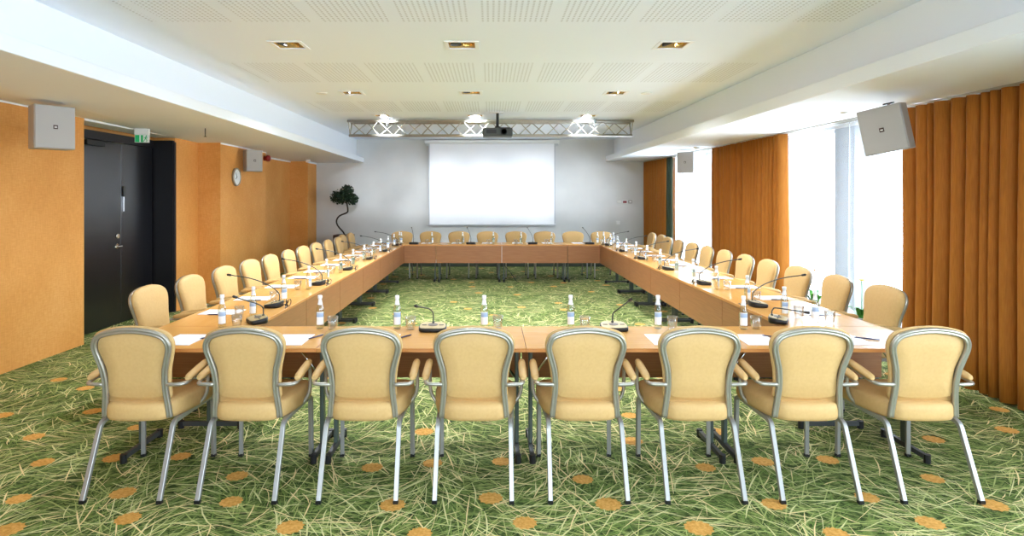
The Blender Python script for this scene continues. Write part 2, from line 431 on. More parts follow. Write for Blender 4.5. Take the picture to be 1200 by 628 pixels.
# ------------------------------------------------------------------ curtains
def rail_z(y): return 2.548-.004*(y-3)
def curtain(name, y0, y1, zb, zt, amp, wl_, mats, seed, xoff=0, thick=.004, gather=0.):
    r = random.Random(seed); b = MB()
    ph = []; y = y0; pts = []
    while y < y1:
        w = wl_*r.uniform(.55,1.8); a = amp*r.uniform(.55,1.25)
        for k in range(14):
            t = k/14; u = (t-.2)/.6
            off = 1.25*a*(1-t/.2)**.8 if t < .2 else 1.25*a*((t-.8)/.2)**.8 if t > .8 else -.75*a*math.sin(PI*u)
            pts.append((y+w*t, off, -w*.07*math.sin(2*PI*t)))
        y += w
    pts = [(min(p[0], y1), p[1], p[2]) for p in pts]
    R = []
    for i in range(9):
        f = i/8; s = 1-.25*f; row = []
        for (yy, a, c) in pts:
            z = zb+(rail_z(yy)-.0125-zb)*f
            row.append(Vector((xr(yy)+xoff+a*s+.006*math.sin(yy*3+z*2), yy+c*s, z)))
        R.append(row)
    b.rings(R, 0, True, wrap=False)
    o = b.build(name, mats); md = o.modifiers.new('solid', 'SOLIDIFY'); md.thickness = thick; md.offset = 0
    return o
c1 = curtain('curtain', 2.6, 6.11, .02, 2.545, .088, .105, M['curtain'], 11)
tag(c1, 'long ochre curtain nearest the camera beside the grey speaker', 'curtain', 'ochre curtains')
c2 = curtain('curtain', 8.45, 10.75, .02, 2.53, .075, .105, M['curtain'], 12)
tag(c2, 'middle ochre curtain between the two stretches of bright sheer', 'curtain', 'ochre curtains')
c3 = curtain('curtain', 13.25, 14.78, .02, 2.51, .055, .14, M['curtain'], 13)
tag(c3, 'short ochre curtain in the far corner by the pale wall', 'curtain', 'ochre curtains')
ln = curtain('lining', 12.93, 13.24, .02, 2.51, .02, .15, M['dark_lining'], 14); ln.parent = c3; ln['label'] = 'dark green lining'
for i, (a, b) in enumerate(((6.12, 8.44),(10.76, 12.92))):
    s = curtain('sheer_curtain', a, b, .03, 2.52, .022, .17, M['sheer'], 21+i, xoff=.09, thick=.001)
    tag(s, ['bright white sheer between the long near curtain and the middle curtain','bright white sheer between the middle curtain and the far corner curtain'][i], 'sheer curtain', 'white sheers')
rl = MB()
for off in (0, .09):
    rl.sweep([(xr(y)+off, y, rail_z(y)) for y in (2.0, 5, 10, 14.85)], [(-.014,-.012),(.014,-.012),(.014,.012),(-.014,.012)], 0, False)
tag(rl.build('curtain_rail', M['steel']), 'grey double curtain track under the soffit on the window side', 'curtain rail')

# ------------------------------------------------------------------ chair
def zrow(t): return t
FR = [(.196,.415),(.190,.48),(.182,.56),(.181,.62),(.188,.69),(.204,.755),(.218,.815),(.215,.855),(.192,.892),(.14,.914),(.07,.926),(0,.930)]
def back_y(z): return -.09 - .08*((z-.41)/.52)**1.3 if z > .41 else -.09
half = cr([(x,0,z) for x, z in FR], 5)
outline = [Vector((-p.x,0,p.z)) for p in half] + [p.copy() for p in reversed(half[:-1])]    # left bottom -> top -> right bottom
def make_chair():
    root = empty('conference_armchair')
    # back frame, double-bead profile
    g = [(-.015,-.009),(-.010,-.013),(-.004,-.012),(0,-.007),(.004,-.012),(.010,-.013),(.015,-.009),(.015,.008),(.008,.012),(-.008,.012),(-.015,.008)]
    b = MB(); b.sweep([(p.x-math.copysign(.013,p.x)*min(1,abs(p.x)/.1), back_y(p.z), p.z-.012*max(0,min(1,(p.z-.7)/.2))) for p in outline], g, 0, True, ref=(0,1,0))
    b.build('back_frame', M['steel'], root)
    # upholstered back: contours stacked from rear panel to front cushion
    up = [p for p in half if p.z > .54]
    bot = cr([(.178,0,.530),(.16,0,.507),(.09,0,.492),(0,0,.487)], 4)
    right = list(reversed(bot[1:])) + up           # bottom centre -> top centre (right half)
    loop = [(p.x, p.z) for p in right] + [(-p.x, p.z) for p in reversed(right[1:-1])]
    cz = .715
    def ring(off, yo, shrink=1.):
        out = []
        for x, z in loop:
            l = math.hypot(x, z-cz) or 1
            X = (x + off*x/l)*shrink; Z = cz+((z-cz) + off*(z-cz)/l)*shrink
            out.append(Vector((X, back_y(Z)+yo, Z)))
        return out
    c = MB(); c.rings([ring(-.034,.003,.5), ring(-.036,.003), ring(-.031,.007), ring(-.028,.016), ring(.004,.017), ring(.010,.022), ring(.009,.036), ring(0,.050), ring(-.02,.058), ring(-.01,.064,.6)], 0, True)
    c.build('backrest', M['fabric'], root)
    # seat
    def seat_ring(z, s, dz=0):
        poly = cr([(-.162,-.105,0),(-.10,-.130,0),(0,-.136,0),(.10,-.130,0),(.162,-.105,0),(.206,-.03,0),(.235,.10,0),(.248,.27,0),(.225,.345,0),(.12,.365,0),(0,.37,0),(-.12,.365,0),(-.225,.345,0),(-.248,.27,0),(-.235,.10,0),(-.206,-.03,0)], 3, True)
        return [Vector((p.x*s, .13+(p.y-.13)*s, z)) for p in poly]
    s = MB(); s.rings([seat_ring(.400,.93), seat_ring(.405,.975), seat_ring(.425,1), seat_ring(.465,1), seat_ring(.488,.98), seat_ring(.500,.93), seat_ring(.507,.75), seat_ring(.509,.4)], 0, True)
    s.build('seat', M['fabric'], root)
    sq = [(-.0125,-.010),(-.010,-.0125),(.010,-.0125),(.0125,-.010),(.0125,.010),(.010,.0125),(-.010,.0125),(-.0125,.010)]
    for sx in (-1, 1):
        r = MB(); r.sweep(cr([(.214*sx,.335,.392),(.212*sx,.2,.392),(.205*sx,.0,.39),(.203*sx,-.06,.388),(.204*sx,-.095,.370),(.205*sx,-.112,.335)],4), sq, 0, False, ref=(1,0,0)); r.build('side_rail', M['steel_leg'], root)
        for path in ([(.205*sx,-.112,.335),(.208*sx,-.245,.018)], [(.222*sx,.362,.36),(.224*sx,.37,.018)]):
            p = [Vector(q) for q in path]
            if path[0][1] > 0: p = cr([(.214*sx,.335,.392),(.220*sx,.358,.376),(.222*sx,.366,.345),(.224*sx,.37,.018)],3)
            l = MB().sweep(p, sq, 0, False, ref=(1,0,0)).build('leg', M['steel_leg'], root)
            e = p[-1]; MB().box(e.x-.0135,e.x+.0135,e.y-.0135,e.y+.0135,.003,.02).build('foot_cap', M['black'], l)
        a = MB()
        a.tube(cr([(.178*sx,-.118,.605),(.24*sx,-.118,.607),(.268*sx,-.105,.608),(.277*sx,-.06,.612),(.277*sx,.05,.628),(.277*sx,.13,.638),(.277*sx,.160,.625),(.277*sx,.172,.58),(.275*sx,.172,.50),(.262*sx,.17,.45),(.235*sx,.165,.415),(.212*sx,.16,.398)],4), .0108, 8)
        ao = a.build('arm_support', M['steel'], root)
        pr = []
        for t, w in ((0,.5),(.06,.85),(.15,1),(.5,1.05),(.85,1),(.94,.85),(1,.5)):
            y = -.085+.25*t; z = .630+.036*t
            pr.append([Vector((.277*sx+.0222*w*math.cos(2*PI*k/12), y, z+.020*w*math.sin(2*PI*k/12))) for k in range(12)])
        MB().rings(pr, 0, True).build('armrest', M['fabric'], root)
    cb = MB().tube([(-.20,.02,.385),(.20,.02,.385)], .009); cb.tube([(-.20,.25,.385),(.20,.25,.385)], .009)
    cb.build('seat_frame', M['steel_leg'], root)
    return root
chair = make_chair()

FX = [-1.99,-1.37,-.72,-.092,.53,1.162,1.785,2.435]
GF, GL, GR, GB = 'armchairs along the front of the tables', 'armchairs along the orange wall side', 'armchairs along the window side', 'armchairs at the far end by the screen'
for i, x in enumerate(FX):
    place(chair, (x, 3.60, 0), random.uniform(-.012,.012), f'beige armchair seen from behind in the front row, {ORD[i]} from the left', 'chair', GF)
SD = [5.05+.692*k+(.05 if k in (2,3) else 0) for k in range(12)]
SJ = [random.uniform(-.025,.025) for _ in range(24)]
for i, d in enumerate(SD):
    place(chair, (-2.635+SJ[i]*.3-(.08 if i > 9 else 0), d, 0), -PI/2+SJ[i]*2, f'beige armchair facing the windows along the orange wall side, {ORD[i]} from the camera end', 'chair', GL)
for i, d in enumerate(SD):
    place(chair, (3.065+SJ[12+i]*.3+(.08 if i > 9 else 0), d, 0), PI/2+SJ[12+i]*2, f'beige armchair with back to the windows, {ORD[i]} from the camera end', 'chair', GR)
BX = [-1.87+.601*k for k in range(8)]
for i, x in enumerate(BX):
    place(chair, (x, 13.02, 0), PI, f'beige armchair at the far table under the screen, {ORD[i]} from the left', 'chair', GB)

# ------------------------------------------------------------------ tables
TL, TD = 1.27, .65
def make_table():
    root = empty('conference_table')
    t = MB().box(-TL/2+.001,TL/2-.001,-TD/2,TD/2,TOP-.024,TOP)
    t.f and None
    t.mi = [1,0,1,1,1,1]
    bevel(t.build('tabletop', [M['wood'], M['wood_edge']], root), .002, 1)
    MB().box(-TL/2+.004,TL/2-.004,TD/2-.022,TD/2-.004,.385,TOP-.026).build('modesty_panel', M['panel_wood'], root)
    for sx in (-1, 1):
        x = sx*(TL/2-.045)
        l = MB().box(x-.013,x+.013,-.026,.026,.05,TOP-.03).build('leg', M['post'], root); bevel(l, .006)
        MB().box(x-.0125,x+.0125,-.21,.21,.022,.052).build('foot_bar', M['darkgrey'], l)
        for sy in (-1, 1):
            c = MB().prism([(x+.020*math.cos(t_), sy*.212+.022*math.sin(t_)) for t_ in [2*PI*k/10 for k in range(10)]], .003, .056).build('foot_cap', M['black'], l)
        MB().tube([(x,0,.46),(x-sx*.19,0,TOP-.03)], .009).build('brace', M['chrome'], l)
    return root
table = make_table()
YF = 4.08; YN = 4.405; YFAR = YN+6*TL+.004
for i in range(4):
    place(table, (XC-1.5*TL+TL*i, YF, 0), 0, f'beech table of the near row, {ORD[i]} from the left', 'table', 'near row of tables')
for i in range(6):
    place(table, (XC-2*TL+TD/2, YN+.002+TL*(i+.5), 0), -PI/2, f'beech table along the orange wall side, {ORD[i]} from the camera end', 'table', 'tables on the orange wall side')
for i in range(6):
    place(table, (XC+2*TL-TD/2, YN+.002+TL*(i+.5), 0), PI/2, f'beech table along the window side, {ORD[i]} from the camera end', 'table', 'tables on the window side')
for i in range(4):
    place(table, (XC-1.5*TL+TL*i, YFAR+TD/2, 0), PI, f'beech table of the far row under the screen, {ORD[i]} from the left', 'table', 'far row of tables')

# ------------------------------------------------------------------ things on the tables
Z = TOP+.0008
def make_bottle():
    b = MB().lathe([(.022,.0),(.0265,.004),(.0265,.125),(.024,.145),(.016,.168),(.0125,.185),(.0122,.19)], 16).build('water_bottle', M['bottle'])
    lb = MB().rings([[Vector((.0269*math.cos(t),.0269*math.sin(t),z)) for t in [-PI/2-1.05+2.1*k/10 for k in range(11)]] for z in (.03,.118)], 0, True, wrap=False).build('label_band', M['label'], b)
    MB().lathe([(.0180,.166),(.0160,.174),(.0135,.187),(.0130,.197)], 14, caps=(False,False)).build('neck_foil', M['cap'], b)
    MB().lathe([(.0120,.196),(.0120,.206),(.0150,.208),(.0150,.227),(.0135,.230)], 14).build('cap', M['cap'], b)
    return b
def make_glass():
    g = MB(); g.lathe([(.026,0),(.030,.004),(.034,.045),(.0375,.088),(.0355,.088),(.032,.045),(.027,.014),(.002,.013)], 10)
    return g.build('drinking_glass', M['glass'])
def make_paper(): return MB().box(-.105,.105,-.1485,.1485,0,.0022).build('notepad', M['paper'])
def make_pen():
    p = MB().lathe([(.0012,-.07),(.0042,-.058),(.0045,-.02),(.0048,.055),(.0040,.070)], 8, T=Matrix.Translation((0,0,.0050)) @ Matrix.Rotation(PI/2,4,'Y'))
    o = p.build('ballpoint_pen', M['pen'])
    MB().box(.02,.066,-.0012,.0012,.0092,.0112).build('clip', M['chrome'], o)
    return o
bottle, glass, paper, pen = make_bottle(), make_glass(), make_paper(), make_pen()

def make_mic(neck, cable):
    """Operator side is -y; the body slopes down towards the operator."""
    root = empty('conference_microphone')
    pts = cr([(-.088,.035,0),(-.06,.06,0),(0,.065,0),(.06,.06,0),(.088,.035,0),(.094,-.03,0),(.075,-.062,0),(0,-.068,0),(-.075,-.062,0),(-.094,-.03,0)], 4, True)
    zt = lambda y: .026+.020*(y+.068)/.133
    b = MB(); b.rings([[Vector((p.x*.93,p.y*.93,0)) for p in pts],[Vector((p.x,p.y,.008)) for p in pts],[Vector((p.x,p.y,zt(p.y)-.006)) for p in pts],[Vector((p.x*.96,p.y*.96,zt(p.y))) for p in pts]], 0, True)
    b.build('base', M['black'], root)
    tp = MB(); tp.rings([[Vector((p.x*.93,p.y*.93,zt(p.y)+.0004)) for p in pts],[Vector((p.x*.92,p.y*.92,zt(p.y)+.0025)) for p in pts]], 0, False)
    tp.build('top_plate', M['tan'], root)
    gr = MB(); gr.rings([[Vector((.034*math.cos(t), .004+.026*math.sin(t), zt(.004+.026*math.sin(t))+dz)) for t in [2*PI*k/18 for k in range(18)]] for dz in (.002,.0042)], 0, False)
    gr.build('loudspeaker_grille', M['mesh_grey'], root)
    for sx in (-1, 1):
        MB().box(sx*.058-.016,sx*.058+.016,-.006,.004,zt(0)-.001,zt(0)+.0045).build('button', M['black'], root)
    n = cr([(0,.042,.04),(0,.042,.075)] + neck, 6)
    ne = MB(); ne.tube(n, .0045, 8); ne.lathe([(.010,.035),(.009,.052),(.005,.056)], 10, c=(0,.042,0))
    no = ne.build('gooseneck', M['darkgrey'], root)
    d = (n[-1]-n[-4]).normalized(); hd = MB(); P = [n[-1]+d*t for t in (-.004,.004,.03,.036)]
    R = []
    q = d.to_track_quat('Z','Y')
    for p, r in zip(P, (.005,.0095,.0100,.006)): R.append([p + q @ Vector((r*math.cos(2*PI*k/10), r*math.sin(2*PI*k/10), 0)) for k in range(10)])
    hd.rings(R, 0, True); hd.build('capsule', M['black'], no)
    if cable:
        cb = MB()
        pth = [(0.02,.068,.012)]
        for k in range(15):
            t = 2*PI*k/7; pth.append((-.01+.032*math.cos(t)+.004*k-.03, .108+.012*math.sin(t*.5), .030+.026*math.sin(t)))
        pth.append((.03,.118,.006)); pth.append((.10,.12,.006))
        cb.tube(cr(pth,4), .0035, 6); cb.build('cable', M['black'], root)
    return root
mic_side = make_mic([(0,.03,.12),(0,-.06,.185),(0,-.20,.235),(0,-.36,.262)], True)
mic_far = make_mic([(0,.03,.12),(.02,-.06,.185),(.05,-.20,.25),(.08,-.32,.30)], False)
mic_fl = make_mic([(-.004,.03,.12),(-.025,-.03,.155),(-.055,-.10,.175),(-.085,-.17,.195)], False)
mic_fr = make_mic([(.004,.035,.11),(.02,.0,.135),(.045,-.06,.175),(.075,-.13,.22)], False)
mic_cl = make_mic([(0,.035,.11),(.01,-.01,.14),(.03,-.07,.165),(.05,-.15,.20)], False)
mic_cr = make_mic([(0,.035,.09),(0,.02,.102),(0,-.06,.098),(0,-.17,.088)], False)
GM = 'gooseneck microphones on the tables'
def mic(p, x, y, rz, label): return place(p, (x, y, Z), rz, label, 'microphone', GM)
mic(mic_fl, -.395, 4.26, 0, 'tan topped gooseneck microphone on the near table bending left, between third and fourth chairs')
mic(mic_fr, .845, 4.28, 0, 'tan topped gooseneck microphone on the near table bending right, between fifth and sixth chairs')
mic(mic_cl, -1.70, 4.54, -PI/2+.6, 'gooseneck microphone on the near corner of the orange wall side table')
mic(mic_cr, 2.10, 4.55, PI/2-.5, 'gooseneck microphone with low bent neck on the near corner of the window side table')
XI = 2*TL-TD       # inner edge distance
for i in range(6):
    y = 5.2+1.32*i
    mic(mic_side, XC-XI-.13, y, -PI/2+random.uniform(-.08,.08), f'black backed microphone on the orange wall side tables, {ORD[i]} from the camera end')
    mic(mic_side, XC+XI+.13, y+.02, PI/2+random.uniform(-.08,.08), f'black backed microphone on the window side tables, {ORD[i]} from the camera end')
for i, x in enumerate((-1.50,-.385,.82,1.93)):
    mic(mic_far, x, YFAR+.12, PI, f'black backed microphone on the far table, {ORD[i]} from the left')

GBt, GG, GP, GN = 'glass water bottles', 'drinking glasses', 'white notepads', 'dark blue pens'
bx = [-1.88,-1.186,-.65,-.045,.557,1.162,1.745,2.36]
by = [4.36,4.33,4.33,4.33,4.34,4.33,4.30,4.53]
px_ = [-1.96,-1.27,-.70,-.08,.53,1.12,1.70,2.28]
for i in range(8):
    w = f'by the {ORD[i]} near row chair from the left'
    place(bottle, (bx[i],by[i],Z), .4-.1*i, f'clear water bottle {w}', 'bottle', GBt)
    place(glass, (bx[i]+.095,by[i]+(-.02 if i%3 else .02),Z), i, f'empty faceted tumbler {w}', 'glass', GG)
    place(paper, (px_[i],3.985,Z), random.uniform(-.04,.04), f'white notepad {w}', 'notepad', GP)
    place(pen, (px_[i]+.135,4.05 if i != 7 else 4.0,Z), 1.0+random.uniform(-.1,.1) if i not in (6,7) else -.75+.2*(i-6), f'dark blue pen {w}', 'pen', GN)
for side, sx, nm in ((-1,-1,'orange wall'),(1,1,'window')):
    for i, d in enumerate(SD):
        w = f'by the {ORD[i]} {nm} side chair from the camera end'
        j = random.uniform(-.03,.03)
        def X(t): return XC+sx*(XI+t)
        mics = [5.2+1.32*k for k in range(6)] + [4.54]
        yb = d-.30
        if any(abs(yb-m) < .125 for m in mics): yb = min((m+s*.14 for m in mics for s in (-1,1) if abs(yb-m) < .125), key=lambda v: abs(v-yb))
        place(bottle, (X(.13+abs(j)*.3), yb, Z), i*.7, f'clear water bottle {w}', 'bottle', GBt)
        place(glass, (X(.23), yb+.03*(1 if i % 2 else -1), Z), i, f'empty faceted tumbler {w}', 'glass', GG)
        place(paper, (X(.455), d-.12+j, Z), -sx*PI/2*-1+random.uniform(-.05,.05), f'white notepad {w}', 'notepad', GP)
        place(pen, (X(.43+j), d-.12+j-.125, Z), (PI if sx > 0 else 0)+random.uniform(-.1,.1), f'dark blue pen {w}', 'pen', GN)
for i, x in enumerate(BX):
    w = f'by the {ORD[i]} far row chair from the left'
    xb = x+.12 if i < 4 else x+.06
    for m in (-1.50,-.385,.82,1.93):
        if abs(xb-m) < .14: xb = m+.16
    place(bottle, (xb, YFAR+.16, Z), i, f'clear water bottle {w}', 'bottle', GBt)
    place(glass, (xb-.10 if not any(abs(xb-.10-m) < .14 for m in (-1.50,-.385,.82,1.93)) else xb+.09, YFAR+.18, Z), i, f'empty faceted tumbler {w}', 'glass', GG)
    place(paper, (x, YFAR+.44, Z), random.uniform(-.04,.04), f'white notepad {w}', 'notepad', GP)
# loose cables under the far table
cb = MB().tube(cr([(-.5,12.3,.40),(-.2,12.28,.36),(.0,12.3,.30),(.2,12.3,.36),(.4,12.25,.16),(.5,12.2,.02),(.55,12.15,.006)],6), .006, 6)
tag(cb.build('power_cable', M['black']), 'black cable hanging under the far table', 'cable')

# ------------------------------------------------------------------ screen, truss, projector
SX0, SX1, SZ0, SZ1 = -1.45, 1.51, 1.02, 2.93
sr = empty('projection_screen', (0,0,0))
tag(sr, 'large white projection screen hanging on the pale back wall', 'screen')
YS = YB-.10
MB().box(SX0,SX1,YS,YS+.004,SZ0,SZ1).build('screen_surface', M['screen'], sr)
eb = MB(); eb.box(SX0-.03,SX0,YS-.003,YS+.008,SZ0,SZ1); eb.box(SX1,SX1+.03,YS-.003,YS+.008,SZ0,SZ1)
eb.build('border', M['screen_edge'], sr)
bevel(MB().box(SX0-.03,SX1+.03,YS-.012,YS+.016,SZ0-.035,SZ0).build('bottom_bar', M['screen_edge'], sr), .005)
bevel(MB().box(SX0-.12,SX1+.12,YS-.05,YS+.07,SZ1,SZ1+.085).build('casing', M['white_plastic'], sr), .015)
for x in (SX0-.06, SX1+.06): MB().box(x-.03,x+.03,YS-.03,YB-.001,SZ1-.05,SZ1+.0).build('mount', M['screen_edge'], sr)

tr = empty('lighting_truss', (0,11.0,0)); tag(tr, 'silver lattice truss hanging under the ceiling in front of the screen', 'truss')
TX0, TX1 = -2.50, 2.50; zt_, zb_ = 2.985, 2.745; yt = .13
for y, z, nm in ((-yt,zt_,'chord'),(yt,zt_,'chord'),(0,zb_,'chord')):
    MB().tube([(TX0,y,z),(TX1,y,z)], .024, 10, ref=(0,1,0)).build(nm, M['steel'], tr)
for s in (-1, 1):
    la = MB(); n = 20; st = (TX1-TX0-.1)/n
    for i in range(n):
        a = TX0+.05+st*i; flip = (i + (s > 0)) % 2
        p0, p1 = ((0,zb_),(s*yt,zt_)) if flip else ((s*yt,zt_),(0,zb_))
        la.tube([(a,*p0),(a+st,*p1)], .009, 6)
    la.build('lattice', M['steel'], tr)
for x in (TX0+.02, TX1-.02):
    en = MB(); en.tube([(x,-yt,zt_),(x,yt,zt_)], .012, 6); en.tube([(x,-yt,zt_),(x,0,zb_)], .010, 6); en.tube([(x,yt,zt_),(x,0,zb_)], .010, 6)
    en.build('end_frame', M['steel'], tr)
for x in (-1.81, 1.81):
    h = MB(); h.box(x-.03,x+.03,-.165,-.105,2.95,3.02); h.tube([(x,-yt,3.0),(x,-yt,3.038)], .012); h.tube([(x,-yt,2.955),(x,-yt,2.90)], .01)
    h.build('hanging_clamp', M['darkgrey'], tr)
pj = empty('projector', (.11,10.05,0)); tag(pj, 'dark grey projector hanging from a black ceiling pole', 'projector')
bevel(MB().box(-.24,.24,-.17,.17,2.63,2.76).build('body', M['darkgrey'], pj), .02, 3)
MB().lathe([(.055,0),(.055,.02),(.042,.022),(.04,.005)], 16, T=Matrix.Translation((.10,-.165,2.70)) @ Matrix.Rotation(PI/2,4,'X')).build('lens', M['black'], pj)
MB().box(-.18,-.02,-.172,-.165,2.665,2.73).build('vent_grille', M['black'], pj)
MB().box(.02,.20,-.174,-.165,2.745,2.765).build('control_strip', M['black'], pj)
MB().tube([(0,0,2.76),(0,0,3.015)], .024, 10).build('pole', M['black'], pj)
MB().prism([(.06*math.cos(2*PI*k/12),.06*math.sin(2*PI*k/12)) for k in range(12)], 2.76, 2.80, top=.6).build('mount', M['black'], pj)
bevel(MB().box(-.13,.10,-.08,.08,3.010,3.0245).build('ceiling_plate', M['white_plastic'], pj), .004, 1)

# ------------------------------------------------------------------ ceiling lights
for j, y in enumerate(LY):
    for i, x in enumerate(LX):
        L_ = empty('recessed_downlight', (x,y,zf))
        tag(L_, f'square recessed downlight, {["first","middle","last"][i]} across in the {["nearest","second","farthest"][j]} row of ceiling lights', 'ceiling light', 'square recessed downlights')
        f = MB(); o, w = LS+.012, .034
        for a in ((-o,o,-o,-o+w),(-o,o,o-w,o),(-o,-o+w,-o+w,o-w),(o-w,o,-o+w,o-w)): f.box(a[0],a[1],a[2],a[3],-.006,.004)
        f.build('frame', M['trim'], L_)
        h = MB(); s, dp = LS-.002, .13
        h.quad((-s,-s,0),(-s,-s,dp),(s,-s,dp),(s,-s,0)); h.quad((s,s,0),(s,s,dp),(-s,s,dp),(-s,s,0)); h.quad((-s,s,0),(-s,s,dp),(-s,-s,dp),(-s,-s,0)); h.quad((s,-s,0),(s,-s,dp),(s,s,dp),(s,s,0)); h.quad((-s,-s,dp),(-s,s,dp),(s,s,dp),(s,-s,dp))
        h.build('housing', M['brass'], L_)
        for k, dx in enumerate((-.055,.055)):
            T = Matrix.Translation((dx,.02,.062)) @ Matrix.Rotation(.35*(1 if i == 0 else -1 if i == 2 else 0),4,'Y')
            rf = MB().lathe([(.052,-.055),(.045,-.03),(.02,.0)], 14, T=T, caps=(False,False)).build('reflector', M['gold' if k else 'darkgrey'], L_)
            MB().lathe([(.016,-.022),(.02,-.012),(.012,0)], 10, T=T).build('lamp', M['bulb'], rf)
        ld = bpy.data.lights.new('downlight_beam', 'SPOT'); ld.energy = [60,230,300][j]; ld.spot_size = math.radians(56 if j == 2 else 155); ld.spot_blend = .8; ld.color = (.84,.92,1); ld.shadow_soft_size = .05
        lo = bpy.data.objects.new('downlight_beam', ld); COL.objects.link(lo); lo.location = (0,0,-.008); lo.rotation_euler = (math.radians(76) if j == 2 else 0,0,0); lo.parent = L_  # farthest row is turned towards the back wall to brighten the screen
def disc(name, x, y, z, r, h, label, cat, m='white_plastic', up=True):
    o = MB().lathe([(r,0),(r,-h*.4),(r*.8,-h),(r*.2,-h*1.05)], 18).build(name, M[m], None, (x,y,z)); tag(o, label, cat); return o
disc('ceiling_plate_cover', -2.22, 8.2, zf, .075, .012, 'flat round white cover plate on the ceiling near the orange wall side soffit', 'ceiling plate')
disc('ceiling_plate_cover', 2.05, 8.2, zf, .075, .012, 'flat round white cover plate on the ceiling near the window side soffit', 'ceiling plate')
disc('smoke_detector', 3.68, 6.45, 2.562, .06, .045, 'round white detector under the soffit beside the near grey speaker', 'detector')
disc('smoke_detector', 3.58, 10.8, 2.535, .06, .045, 'round white detector under the soffit above the far window side speaker', 'detector')
disc('smoke_detector', -4.02, 13.7, zl_out(13.7)+.006, .05, .06, 'small white detector under the soffit at the far orange pier', 'detector')
sp = MB().tube([(-3.62,7.9,zl_in(7.9)+.03),(-3.62,7.9,2.42)], .006, 6); sp.lathe([(.018,0),(.018,.006)], 10, c=(-3.62,7.9,2.42))
tag(sp.build('ceiling_sprinkler', M['darkgrey']), 'thin grey sprinkler stem hanging from the soffit before the door', 'sprinkler')

# ------------------------------------------------------------------ loudspeakers
def speaker(loc, rz, tilt, w, h, label, mount):
    r = empty('wall_speaker', loc, rz); r.rotation_euler = (tilt, 0, rz); tag(r, label, 'speaker', 'grey loudspeakers')
    dpt = .2; tp = .93
    b = MB(); P = [(-w/2,0),(w/2,0),(w/2*tp,dpt),(-w/2*tp,dpt)]
    b.rings([[Vector((x,y,-h/2)) for x, y in P],[Vector((x,y,h/2)) for x, y in P]], 0, False); bevel(b.build('cabinet', M['speaker'], r), .008)
    bevel(MB().box(-w/2+.006,w/2-.006,-.012,.004,-h/2+.006,h/2-.006).build('grille', M['speaker'], r), .006)
    bd = MB().box(-.018,.018,-.0155,-.012,-.018,.018).build('badge', M['badge'], r)
    MB().box(-.010,.010,-.017,-.0155,-.006,.004).build('badge_mark', M['white_plastic'], bd)
    m = MB(); m.tube([(0,dpt-.01,0),(0,dpt+mount[0],mount[1])], .012, 8); m.lathe([(.045,0),(.045,.012)], 12, T=Matrix.Translation((0,dpt+mount[0],mount[1])) @ Matrix.Rotation(PI/2 if mount[1] == 0 else 0,4,'X'))
    m.build('bracket', M['darkgrey'], r)
    return r
speaker((-4.02,5.75,2.30), math.radians(52), 0, .33, .40, 'grey loudspeaker on the near orange wall panel', (.36,0))
speaker((-3.96,10.45,2.27), math.radians(40), 0, .27, .36, 'grey loudspeaker on the pier beside the clock', (.14,0))
s3 = speaker((3.30,5.25,2.22), math.radians(-50), 0, .34, .39, 'tilted grey loudspeaker hanging by the near ochre curtain', (.10,.22))
s3.rotation_euler = (math.radians(6), math.radians(-9), math.radians(-50))
s4 = speaker((3.53,11.3,2.29), math.radians(-42), 0, .32, .38, 'small grey loudspeaker hanging before the far sheer', (.08,.18))

# clock
ck = empty('wall_clock', (-4.218,10.30,1.99)); tag(ck, 'round white wall clock on the orange pier', 'clock')
TX = Matrix.Rotation(PI/2,4,'Y')
MB().lathe([(.15,0),(.15,.03),(.142,.036),(.132,.034),(.132,.02)], 28, T=TX, caps=(True,False)).build('rim', M['steel'], ck)
MB().lathe([(.135,.004),(.135,.022)], 28, T=TX).build('dial', M['clock_face'], ck)
MB().box(.023,.026,-.004,.004,-.01,.085,T=Matrix.Rotation(.6,4,'X')).build('hand', M['black'], ck)
MB().box(.023,.026,-.005,.005,-.01,.06,T=Matrix.Rotation(2.2,4,'X')).build('hand', M['black'], ck)
# exit sign
ex = empty('exit_sign', (-4.42,7.9,2.42), math.radians(12)); ex.scale = (.85,.85,.85); tag(ex, 'small green and white running man exit sign over the dark doors', 'sign')
bevel(MB().box(-.10,.10,-.03,.03,.03,.12).build('housing', M['white_plastic'], ex), .006)
MB().box(-.10,.10,-.006,.006,-.085,.03).build('panel', M['white_plastic'], ex)
g = MB(); g.box(-.095,-.035,-.008,-.006,-.08,.025); g.build('green_field', M['green_sign'], ex)
g = MB(); g.box(-.015,.015,-.008,-.006,-.08,.025); g.build('green_field', M['green_sign'], ex)
fg = MB(); F = lambda pts: fg.prism(pts, 0, .003, T=Matrix.Translation((.052,-.006,-.028)) @ Matrix.Rotation(PI/2,4,'X'))
F([(.008+.010*math.cos(t),.042+.010*math.sin(t)) for t in [2*PI*k/10 for k in range(10)]])
F([(-.006,.028),(.010,.030),(.006,-.004),(-.010,-.004)]); F([(-.008,.026),(-.026,.014),(-.022,.008),(-.004,.018)]); F([(.010,.026),(.026,.010),(.021,.006),(.006,.018)])
F([(-.010,0),(-.002,-.004),(-.020,-.030),(-.030,-.048),(-.036,-.044),(-.024,-.022)]); F([(-.002,-.002),(.006,0),(.020,-.020),(.014,-.048),(.007,-.048),(.011,-.022)])
fg.build('running_man', M['green_sign'], ex)
# alarm bell and conduit
ab = MB().lathe([(.045,0),(.045,.05),(.062,.055),(.058,.10),(.025,.118)], 16, T=Matrix.Translation((-4.218,11.60,2.38)) @ TX)
tag(ab.build('alarm_sounder', M['red']), 'red round alarm sounder beside the loudspeaker on the pier', 'alarm')
